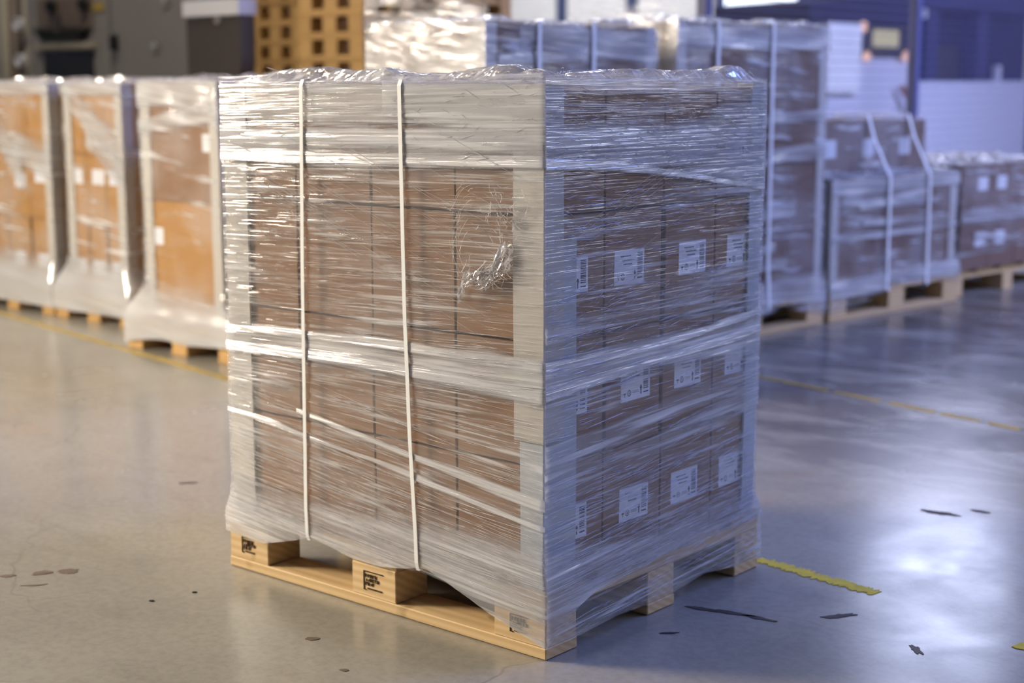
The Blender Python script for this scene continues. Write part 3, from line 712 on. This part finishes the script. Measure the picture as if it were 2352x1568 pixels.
for xt, xm, xb, lab in ((-.686, -.697, -.705, 'white plastic strap down the long side nearer the left corner'), (-.384, -.377, -.354, 'white plastic strap down the long side nearer the near corner')):
    y0, y1 = -.0125, .834
    pts = [(xt, y0+.004, 1.177), (xt-.001, y0, 1.165), (lerp(xt, xm, .5), y0-.001, .93), (xm, y0-.001, .69), (lerp(xm, xb, .45), y0-.001, .42), (xb, y0, .20), (xb, y0+.002, .14), (xb, y0+.006, .123),
           (xb, .4, .122), (xb, y1-.004, .122), (xb, y1, .14), (xm, y1, .6), (xt, y1, 1.165), (xt, y1-.004, 1.178), (xt, .5, 1.184), (xt, .08, 1.190)]
    ribbon('plastic_strap', pts, (1, 0, 0), .0106, .0009, MT['strap'], lab, 'straps round the central load')

# ------------------------------------------------------------------ loads in the background
def rectload(desc, loc, rz, w, d, pw, pd, px, py, h, nx, nz, ends, card='card', straps=(), corners=(0, 1), zb=None, labels=(), bands=(), seed=0, pal=('wood', 'wood_y'), tape=None, ptop=.146, film_mat=None, cartons_over=None, gap=.004, slots=0, turns=0, low=None):
    """a film-wrapped load standing on its own pallet. Local frame: X along the side facing the viewer, Y inwards.
    w,d: load; pw,pd: pallet at px,py relative to the load's front left corner"""
    R = Matrix.Rotation(rz, 4, 'Z'); base = Vector(loc)
    def G(x, y, z=0): return base+R @ Vector((x, y, z))
    p0 = G(px, py); rr = random.Random(seed)
    pallet('wooden pallet carrying the background '+desc, p0, rz, pw, pd, ends, pal, 'pallets under wrapped loads')
    hz = (h-ptop)/nz; NAMES = ('bottom row', 'second row up', 'third row up', 'fourth row up', 'fifth row up')
    depth_cells = 2; cd = d/depth_cells
    for k in range(nz):
        for i in range(nx):
            for j in range(depth_cells):
                if j > 0 and not (i == nx-1 or i == 0): continue
                cw = w/nx; g = gap+(slots if k == 0 and i else 0)
                c = G(cw*(i+.5), cd*(j+.5), ptop+hz*(k+.5))
                o = link('carton', carton_mesh(cw-g, cd-.004, hz-.004, MT[low if low and k == 0 else card]), None, None, c, rz)
                col = ('at the left end', 'second from the left', 'third from the left', 'fourth from the left', 'fifth from the left')[i] if i < nx-1 or nx == 1 else 'at the right end'
                tag(o, 'brown carton of background %s, %s, %s%s' % (desc, NAMES[k], col, '' if j == 0 else ', rear'), 'carton', 'cartons of the '+desc)
                for li, lk, dx, dz in labels:
                    if li == i and lk == k and j == 0: add_label(o, (dx, -cd/2+.0015, dz), .10, .075, 0, False)
    for ci in corners:
        x = -.002 if ci == 0 else w+.002; sx = 1 if ci == 0 else -1
        t = .004; prof = [(0, 0), (sx*.06, 0), (sx*.06, t), (sx*t, t), (sx*t, .06), (0, .06)]
        vs = [(a, b-.004, z) for z in (0, h-ptop) for a, b in prof]; fs = [(i, (i+1) % 6, 6+(i+1) % 6, 6+i) for i in range(6)]+[(0, 5, 4, 3), (0, 3, 2, 1), (6, 7, 8, 9), (6, 9, 10, 11)]
        tag(link('corner_protector', mesh('corner_protector', vs, fs), MT['board'], None, G(x, 0, ptop), rz), 'paperboard angle on the %s front corner of the background %s' % ('left' if ci == 0 else 'right', desc), 'corner protector', 'paperboard corner protectors')
    # film: box sheet with a scalloped lower edge that flares out over the pallet
    f = empty('stretch_film', base, rz); tag(f, 'milky stretch film wrapped around the background '+desc, 'stretch film', 'film of the background loads')
    zb = zb or [(0, .05), (1, .05)]
    def P(u, z, off):
        k = smooth(.30, .14, z)
        x0, x1 = lerp(-.010, px-.006, k)-off, lerp(w+.010, px+pw+.006, k)+off; y0, y1 = lerp(-.010, py-.006, k)-off, lerp(d+.01, py+pd+.006, k)+off
        s = int(u) % 4; t = u-int(u)
        return ((lerp(x0, x1, t), y0, z), (x1, lerp(y0, y1, t), z), (lerp(x1, x0, t), y1, z), (x0, lerp(y1, y0, t), z))[s]
    def sheet(zf, off, mat, nm, us, nzz=24):
        vs, fs, uvs, uv2 = [], [], [], []
        for u in us:
            a, b = zf(u)
            for k in range(nzz+1):
                z = lerp(a, b, k/nzz); p = Vector(P(u, z, off)); e = min(1, abs(u-round(u))/.08)
                q_ = .010*noise.noise(Vector((u*5, z*16, seed)))*e; s = int(u) % 4
                p += q_*Vector(((0, -1, 0), (1, 0, 0), (0, 1, 0), (-1, 0, 0))[s])
                uvs.append((u*w+seed, z+.05*u)); uv2.append((u, k/nzz)); vs.append(p)
        m = nzz+1
        for i in range(len(us)-1):
            for k in range(nzz): fs.append((i*m+k, (i+1)*m+k, (i+1)*m+k+1, i*m+k+1))
        link(nm, mesh(nm, vs, fs, uvs, True, uv2), mat, f)
    us = [i/24 for i in range(97)]
    sheet(lambda u: (interp(zb, u) if u <= 1 else .06, h+.006), 0, film_mat or FILM_BG, 'film_sheet', us)
    bands = list(bands)
    for _ in range(turns):
        z = rr.uniform(.30, h-.08); t_ = rr.uniform(.02, .07); sl = rr.uniform(-.05, .05); a_ = rr.uniform(0, .3); bands.append((z, z+t_, z+sl, z+sl+t_*rr.uniform(.5, 1.6), a_, rr.uniform(a_+.4, 1)))
    for lo0, hi0, lo1, hi1, u0, u1, *mm in bands:
        sheet(lambda u: (max(lerp(lo0, lo1, (u-u0)/(u1-u0)), (interp(zb, u) if u <= 1 else .06)+.003), lerp(hi0, hi1, (u-u0)/(u1-u0))), .004, mm[0] if mm else FILM_BGB, 'film_band', [u0+(u1-u0)*i/24 for i in range(25)], 8)
    vs, fs, uvs = [], [], []; n = 26
    for i in range(n+1):
        for j in range(n+1):
            x, y = lerp(-.011, w+.011, i/n), lerp(-.011, d+.011, j/n); e = smooth(0, .08, min(x+.011, w+.011-x, y+.011, d+.011-y))
            vs.append((x, y, h+.004+e*.030*max(0, .4+noise.noise(Vector((x*7+seed, y*7, seed)))+.6*noise.noise(Vector((x*19, y*19, seed)))))); uvs.append((x*.7+y, y*.8-x))
    for i in range(n):
        for j in range(n): fs.append((i*(n+1)+j, (i+1)*(n+1)+j, (i+1)*(n+1)+j+1, i*(n+1)+j+1))
    link('film_top', mesh('film_top', vs, fs, uvs), FILM_T, f)
    for q_, (xt, xb) in enumerate(straps):
        y0, y1 = -.022, d+.022
        yb = min(y0, py-.014); yb1 = max(y1, py+pd+.014)
        pts = [(xt, y0, h+.008), (xt, y0, .32), (xb, yb, .15), (xb, yb, .122), (xb, yb1, .122), (xb, yb1, .15), (xt, y1, .32), (xt, y1, h+.008)]
        pts = [tuple(G(*p)) for p in pts]
        ribbon('plastic_strap', pts, R @ Vector((1, 0, 0)), .022, .0012, MT['strap'], 'white strap round the background %s, %s of its two straps' % (desc, ('left', 'right')[q_]), 'straps of background loads')
H90 = math.pi/2
rectload('far left load', (-5.60, 2.14, 0), 0, .645, .75, .75, .80, -.08, -.045, 1.165, 3, 3, True, 'card2', zb=[(0, .045), (1, .04)], pal=('wood2', 'wood2_y'), bands=((.0, .36, .0, .33, 0, 1.3, FILM_K), (1.10, 1.19, 1.10, 1.19, 0, 1), (1.0, 1.2, .60, .85, .0, .6), (.75, .95, .68, .88, .5, 1)), seed=1, slots=.018, labels=((1, 1, .03, .02), (2, 1, .0, .05), (1, 0, 0, -.05), (2, 0, 0, -.05)))
rectload('second left load', (-4.82, 2.14, 0), 0, .475, .75, .64, .80, -.09, -.045, 1.165, 3, 3, True, 'card2', zb=[(0, .04), (1, .045)], pal=('wood2', 'wood2_y'), bands=((.0, .36, .0, .32, 0, 1.3, FILM_K), (1.10, 1.19, 1.10, 1.19, 0, 1), (1.05, 1.19, .70, .95, .1, .9), (.85, .98, .62, .80, 0.4, 1.)), seed=2, slots=.018, labels=((0, 1, 0, .06), (1, 1, .02, .06), (2, 1, 0, .06), (0, 0, 0, -.05), (1, 0, 0, -.05), (2, 0, 0, -.05)))
rectload('brown third left load', (-3.785, 1.84, 0), 0, .525, .95, .735, 1.10, -.065, -.075, 1.175, 1, 2, True, 'card', low='card2', zb=[(0, .025), (.2, .05), (.35, .06), (.6, .05), (1, .07)], pal=('wood2', 'wood2_y'), bands=((.0, .32, .0, .26, 0, 1.2, FILM_K), (1.05, 1.20, 1.05, 1.20, 0, 1.5), (.93, 1.02, 1.0, 1.12, 0, 1)), seed=3, labels=((0, 0, -.19, .10), (0, 1, .20, .0)))
rectload('tall middle load', (-1.80, 1.87, 0), H90, 1.04, .58, 1.06, .60, -.01, -.01, 1.385, 3, 4, False, 'card3', straps=((.28, .28), (.61, .61)), bands=((1.28, 1.39, 1.22, 1.39, .18, 1), (1.0, 1.1, 1.0, 1.16, 0, 1), (.0, 1.6, .0, 1.6, 3.0, 3.999, FILM_W)), seed=4, turns=5)
rectload('tall right load', (-1.895, 3.215, 0), H90-.077, 1.13, .60, 1.16, .64, -.015, -.02, 1.425, 4, 4, False, 'card3', straps=((.26, .26), (.67, .67)), zb=[(0, .06), (.34, .06), (.42, .05), (.52, .055), (.7, .12), (.80, .09), (1, .04)], bands=((1.30, 1.43, 1.30, 1.43, 0, 1), (.74, .84, .80, .90, 0, 1), (.1, .26, .05, .30, 0, 1), (.0, 1.6, .0, 1.6, 3.0, 3.999, FILM_W)), seed=5, turns=9)
rectload('two-tier load', (-1.785, 4.395, 0), H90-.124, 1.11, .70, 1.15, .74, -.015, -.02, .70, 3, 2, False, 'card3', zb=[(0, .045), (.2, .06), (.52, .145), (.70, .13), (.80, .14), (1, .10)], bands=((.38, .44, .40, .44, 0, 1), (.60, .71, .62, .71, 0, 1), (.1, .22, .12, .26, 0, 1)), seed=6, turns=4)
rectload('far right load', (-1.66, 5.60, 0), H90-.124, 1.15, .75, 1.16, .78, -.005, 0.03, .72, 4, 2, True, 'card3', corners=(), zb=[(0, .15), (1, .145)], bands=((.15, .27, .15, .25, 0, 1), (.40, .50, .38, .48, 0, 1)), seed=7, turns=3, labels=((0, 0, .06, .02), (1, 0, -.02, .02), (0, 1, .07, .04), (1, 1, -.02, .04)))
# upper tier of the two-tier load
rz = H90-.124; R = Matrix.Rotation(rz, 4, 'Z'); B0 = Vector((-1.785, 4.395, .703))
for i in range(3):
    c = B0+R @ Vector((.02+.325*(i+.5), .13+.20, .135))
    o = link('carton', carton_mesh(.318, .40, .265, MT['card3']), None, None, c, rz)
    tag(o, 'brown carton on the upper tier of the two-tier load, '+('left', 'middle', 'right')[i]+' one', 'carton', 'cartons of the upper tier'); add_label(o, (-.03, -.2015, .0), .10, .09, 0, False)
f = empty('stretch_film', B0, rz); tag(f, 'stretch film over the upper tier of the two-tier load', 'stretch film', 'film of the background loads')
vs, fs, uvs = [], [], []; n = 30; prof = [(.06, .008), (.115, .03), (.122, .25), (.14, .285), (.35, .29), (.54, .285), (.55, .01)]
for i in range(n+1):
    for k, (y, z) in enumerate(prof):
        x = lerp(0.0, 1.0, i/n); j = .012*noise.noise(Vector((x*8, k, 4))); vs.append((x, y+j*.4, max(.004, z+j))); uvs.append((x, k*.12))
m = len(prof)
for i in range(n):
    for k in range(m-1): fs.append((i*m+k, (i+1)*m+k, (i+1)*m+k+1, i*m+k+1))
for e in (0, n): fs.append(tuple(e*m+k for k in range(m)))
link('film_sheet', mesh('film_sheet', vs, fs, uvs), FILM_BG, f)
vs2 = [(x, y-.004, z) for x, y, z in vs]
for q_, xs in enumerate((.46, .82)):
    pts = [(xs, -.024, -.01), (xs, -.028, -.56), (xs, -.035, -.581), (xs, .75, -.581), (xs, .76, -.02), (xs, .575, .01), (xs, .57, .30), (xs, .122, .30), (xs, .08, .18)]
    pts = [tuple(B0+R @ Vector(p)) for p in pts]
    ribbon('plastic_strap', pts, R @ Vector((1, 0, 0)), .022, .0012, MT['strap'], 'white strap slanting over the two-tier load, %s one' % ('left', 'right')[q_], 'straps of background loads')

# ------------------------------------------------------------------ stacks of empty pallets
first = None
for s_, (x, y, desc, rj) in enumerate(((-5.89, 4.66, 'bright front stack', 0), (-7.52, 5.62, 'dim stack beside the dark hood', 0), (-6.08, 5.54, 'rear right stack', 0))):
    for k in range(13):
        z = k*.1465; vis = k >= 8
        lab = ('orange pine empty pallet in the %s, %s from the top' % (desc, ('fifth', 'fourth', 'third', 'second', 'first')[k-8])) if vis else 'empty pallet low in the %s' % desc
        loc = (x+.006*math.sin(k*3.1+s_), y+.006*math.cos(k*2.3), z)
        if first is None: first, _ = pallet(lab, loc, 0, .61, .80, False, ('wood2', 'wood2_y'), 'empty pallets in stacks', a=.13, b=.12); o = first
        else:
            o = copy_tree(first); o.location = loc; o['label'] = lab
        o['group'] = 'empty pallets in the '+desc

# ------------------------------------------------------------------ grey machine at the left
mc = empty('machine_cabinet', (-8.8, 5.2, 0)); tag(mc, 'grey enamel machine with control panel and black window behind the left loads', 'machine')
box('body', (-1.10, 0.06, 0, 1.2, 0, 2.3), MT['grey'], mc, .01); box('door', (.08, 1.16, .01, 1.2, 0, 2.3), MT['grey'], mc, .01)
box('control_panel', (-.90, -.13, -.02, .01, 1.60, 1.86), MT['brown'], mc, .005)
for x in (-.66, -.20): disc('knob', (x, -.02, 1.79), .05, -.05, 'y', MT['black'], mc)
link('tray', mesh('tray', [(-.88,-.10,1.60),(-.16,-.10,1.60),(-.26,-.06,1.52),(-.78,-.06,1.52),(-.88,-.005,1.60),(-.16,-.005,1.60),(-.26,-.005,1.52),(-.78,-.005,1.52)], [(0,1,5,4),(3,2,1,0),(3,7,6,2),(0,4,7,3),(1,2,6,5)]), MT['black'], mc)
multibox('lever', [(-.50, -.44, -.13, -.10, 1.57, 1.72), (-.80, -.53, -.12, -.10, 1.605, 1.62), (-.40, -.2, -.12, -.10, 1.605, 1.62)], MT['dark'], mc)
box('ledge', (-.92, -.10, -.05, .01, 1.445, 1.50), MT['beige'], mc, .004); box('window', (-.85, -.15, -.015, .01, 1.10, 1.425), MT['black'], mc, .004)
box('handle', (.12, .18, -.05, .01, 1.42, 1.55), MT['black'], mc, .012)
for x, z in ((.65, 1.46), (.80, 1.80)):
    o = disc('lock_plate', (x, .01, z), .065, -.012, 'y', MT['grey'], mc)
    multibox('lock_bit', [(-.006, .006, -.02, -.008, -.03, .03), (-.03, .03, -.02, -.008, -.006, .006)], MT['white'], o)
multibox('status_label', [(-.12, .02, -.012, .0, 1.74, 1.80)], MT['yellow_old'], mc)
pp = empty('pipe_rack', (-10.25, 5.2, 0)); tag(pp, 'pipes and round valves on a frame left of the grey machine', 'pipes')
for i, (x, m_) in enumerate(((-.25, 'grey'), (-.12, 'beige'), (.02, 'brown'), (.14, 'dark'), (.25, 'beige'))):
    vs, fs = [], []; tube(vs, fs, [(x, .1, 0), (x, .1, 1.0+.03*i), (x+.015, .1, 2.2)], .045 if i % 2 else .06, 10); link('pipe', mesh('pipe', vs, fs, smooth=True), MT[m_], pp)
for z in (1.36, 1.66): disc('valve', (.30, -.02, z), .055, -.05, 'y', MT['white'], pp)
bn = empty('bin', (-10.25, 4.9, 1.02)); tag(bn, 'small teal plastic bin on a post at the left photo edge', 'bin')
link('tub', mesh('tub', [(-.12,-.1,0),(.12,-.1,0),(.12,.1,0),(-.12,.1,0),(-.16,-.14,.28),(.16,-.14,.28),(.16,.14,.28),(-.16,.14,.28)], [(0,3,2,1),(0,1,5,4),(1,2,6,5),(2,3,7,6),(3,0,4,7)]), MT['teal'], bn); box('post', (-.03, .03, -.03, .03, -1.02, 0), MT['grey'], bn, .004)
dc = empty('dark_cabinet', (-6.20, 4.25, 0)); tag(dc, 'dark brown machine hood with rounded lower corner beside the pallet stack', 'machine')
n = 8; prof = [(-.33, 0), (.0, 0)]+[(.0+.22*math.sin(t/n*1.57), 1.10+.22*(1-math.cos(t/n*1.57))) for t in range(n+1)]+[(.22, 1.60), (-.33, 1.59)]
m = len(prof); vs = [(x, y, z) for y in (0, .12) for x, z in prof]; fs = [tuple(range(m)), tuple(reversed(range(m, 2*m)))]+[(i, m+i, m+(i+1) % m, (i+1) % m) for i in range(m)]
link('hood', mesh('hood', vs, fs), MT['dark'], dc); disc('lock_plate', (.0, 0, 1.58), .035, -.01, 'y', MT['grey'], dc)
multibox('cap', [(-.34, .23, -.02, .13, 1.60, 1.70)], MT['white'], dc)

# ------------------------------------------------------------------ mesh fence and machines at the right
fe = empty('mesh_fence', (-3.2, 5.4, 0)); tag(fe, 'fine wire mesh guard fence with dark blue post behind the right loads', 'fence')
for y in (.0, 2.72, 4.9): box('post', (-.035, .035, y-.035, y+.035, 0, 2.4), MT['post'], fe, .004)
bs = [(-.001, .001, y*.026, y*.026+.003, .1, 2.3) for y in range(2, 188)]+[(-.003, -.001, 0, 4.9, z*.06+.1, z*.06+.1045) for z in range(37)]
tag(multibox('wire_mesh', bs, MT['steel'], fe), kind='stuff')
for y0, y1 in ((0.03, 2.69), (2.75, 4.87)):
    for z in (.1, 2.3): box('rail', (-.012, .012, y0, y1, z-.012, z+.012), MT['navy2'], fe)
m2 = empty('packing_machine', (-4.6, 10.8, 0)); tag(m2, 'white based machine with dark navy cabin behind the mesh fence', 'machine')
box('base', (-1.2, 0, .28, 3.6, 0, 1.165), MT['white'], m2, .01); box('low_base', (-1.2, -.02, -1.9, .26, 0, 1.37), MT['white'], m2, .01)
box('cabin', (-1.3, -.35, .30, 3.6, 1.165, 3.0), MT['navy'], m2, .01)
for y, w_ in ((.30, .10), (.92, .22), (2.05, .26)): box('pillar', (-.35, -.22, y, y+w_, 1.165, 2.6), MT['navy2'] if w_ > .2 else MT['navy'], m2, .005)
box('head_beam', (-.35, -.18, .30, 3.6, 1.86, 2.3), MT['navy2'], m2, .005)
box('opening', (-.345, -.335, 1.15, 1.9, 1.17, 1.50), MT['black'], m2)
link('overhang', mesh('overhang', [(-.9,-1.76,1.66),(.02,-1.76,1.66),(.02,.24,1.66),(-.9,.24,1.66),(-.9,-1.76,1.80),(.02,-1.76,1.80),(.02,.24,1.95),(-.9,.24,1.95)], [(0,3,2,1),(4,5,6,7),(0,1,5,4),(1,2,6,5),(2,3,7,6),(3,0,4,7)]), MT['navy'], m2)
box('control_box', (-.1, .05, -1.48, -.90, 1.07, 1.655), plain('pale_grey_enamel', (.92, .94, .86), .5), m2, .008)
box('recess', (-.14, -.10, -.9, .24, 1.37, 1.66), MT['black'], m2)
box('lit_panel', (-.10, -.07, -.42, .02, 1.47, 1.62), emit('lit_panel', (.75, .70, .50), .7), m2)
for y, z in ((-.88, 1.63), (-.80, 1.38), (-.06, 1.39), (.60, 1.80), (.75, 1.80)):
    disc('indicator_lamp', (.03 if y < .2 else -.2, y, z), .045, .03, 'x', emit('lamp_glow', (1, .62, .5), 1.0) if y < .2 else MT['white'], m2, 10)
box('small_post', (-.06, 0, 2.08, 2.16, 1.165, 1.32), MT['white'], m2, .004)
vs, fs = [], []; tube(vs, fs, [(.05, -.14, 1.12), (.08, -.05, 1.02), (.08, .03, .95)], .03, 8); link('cable', mesh('cable', vs, fs), MT['orange'], m2)
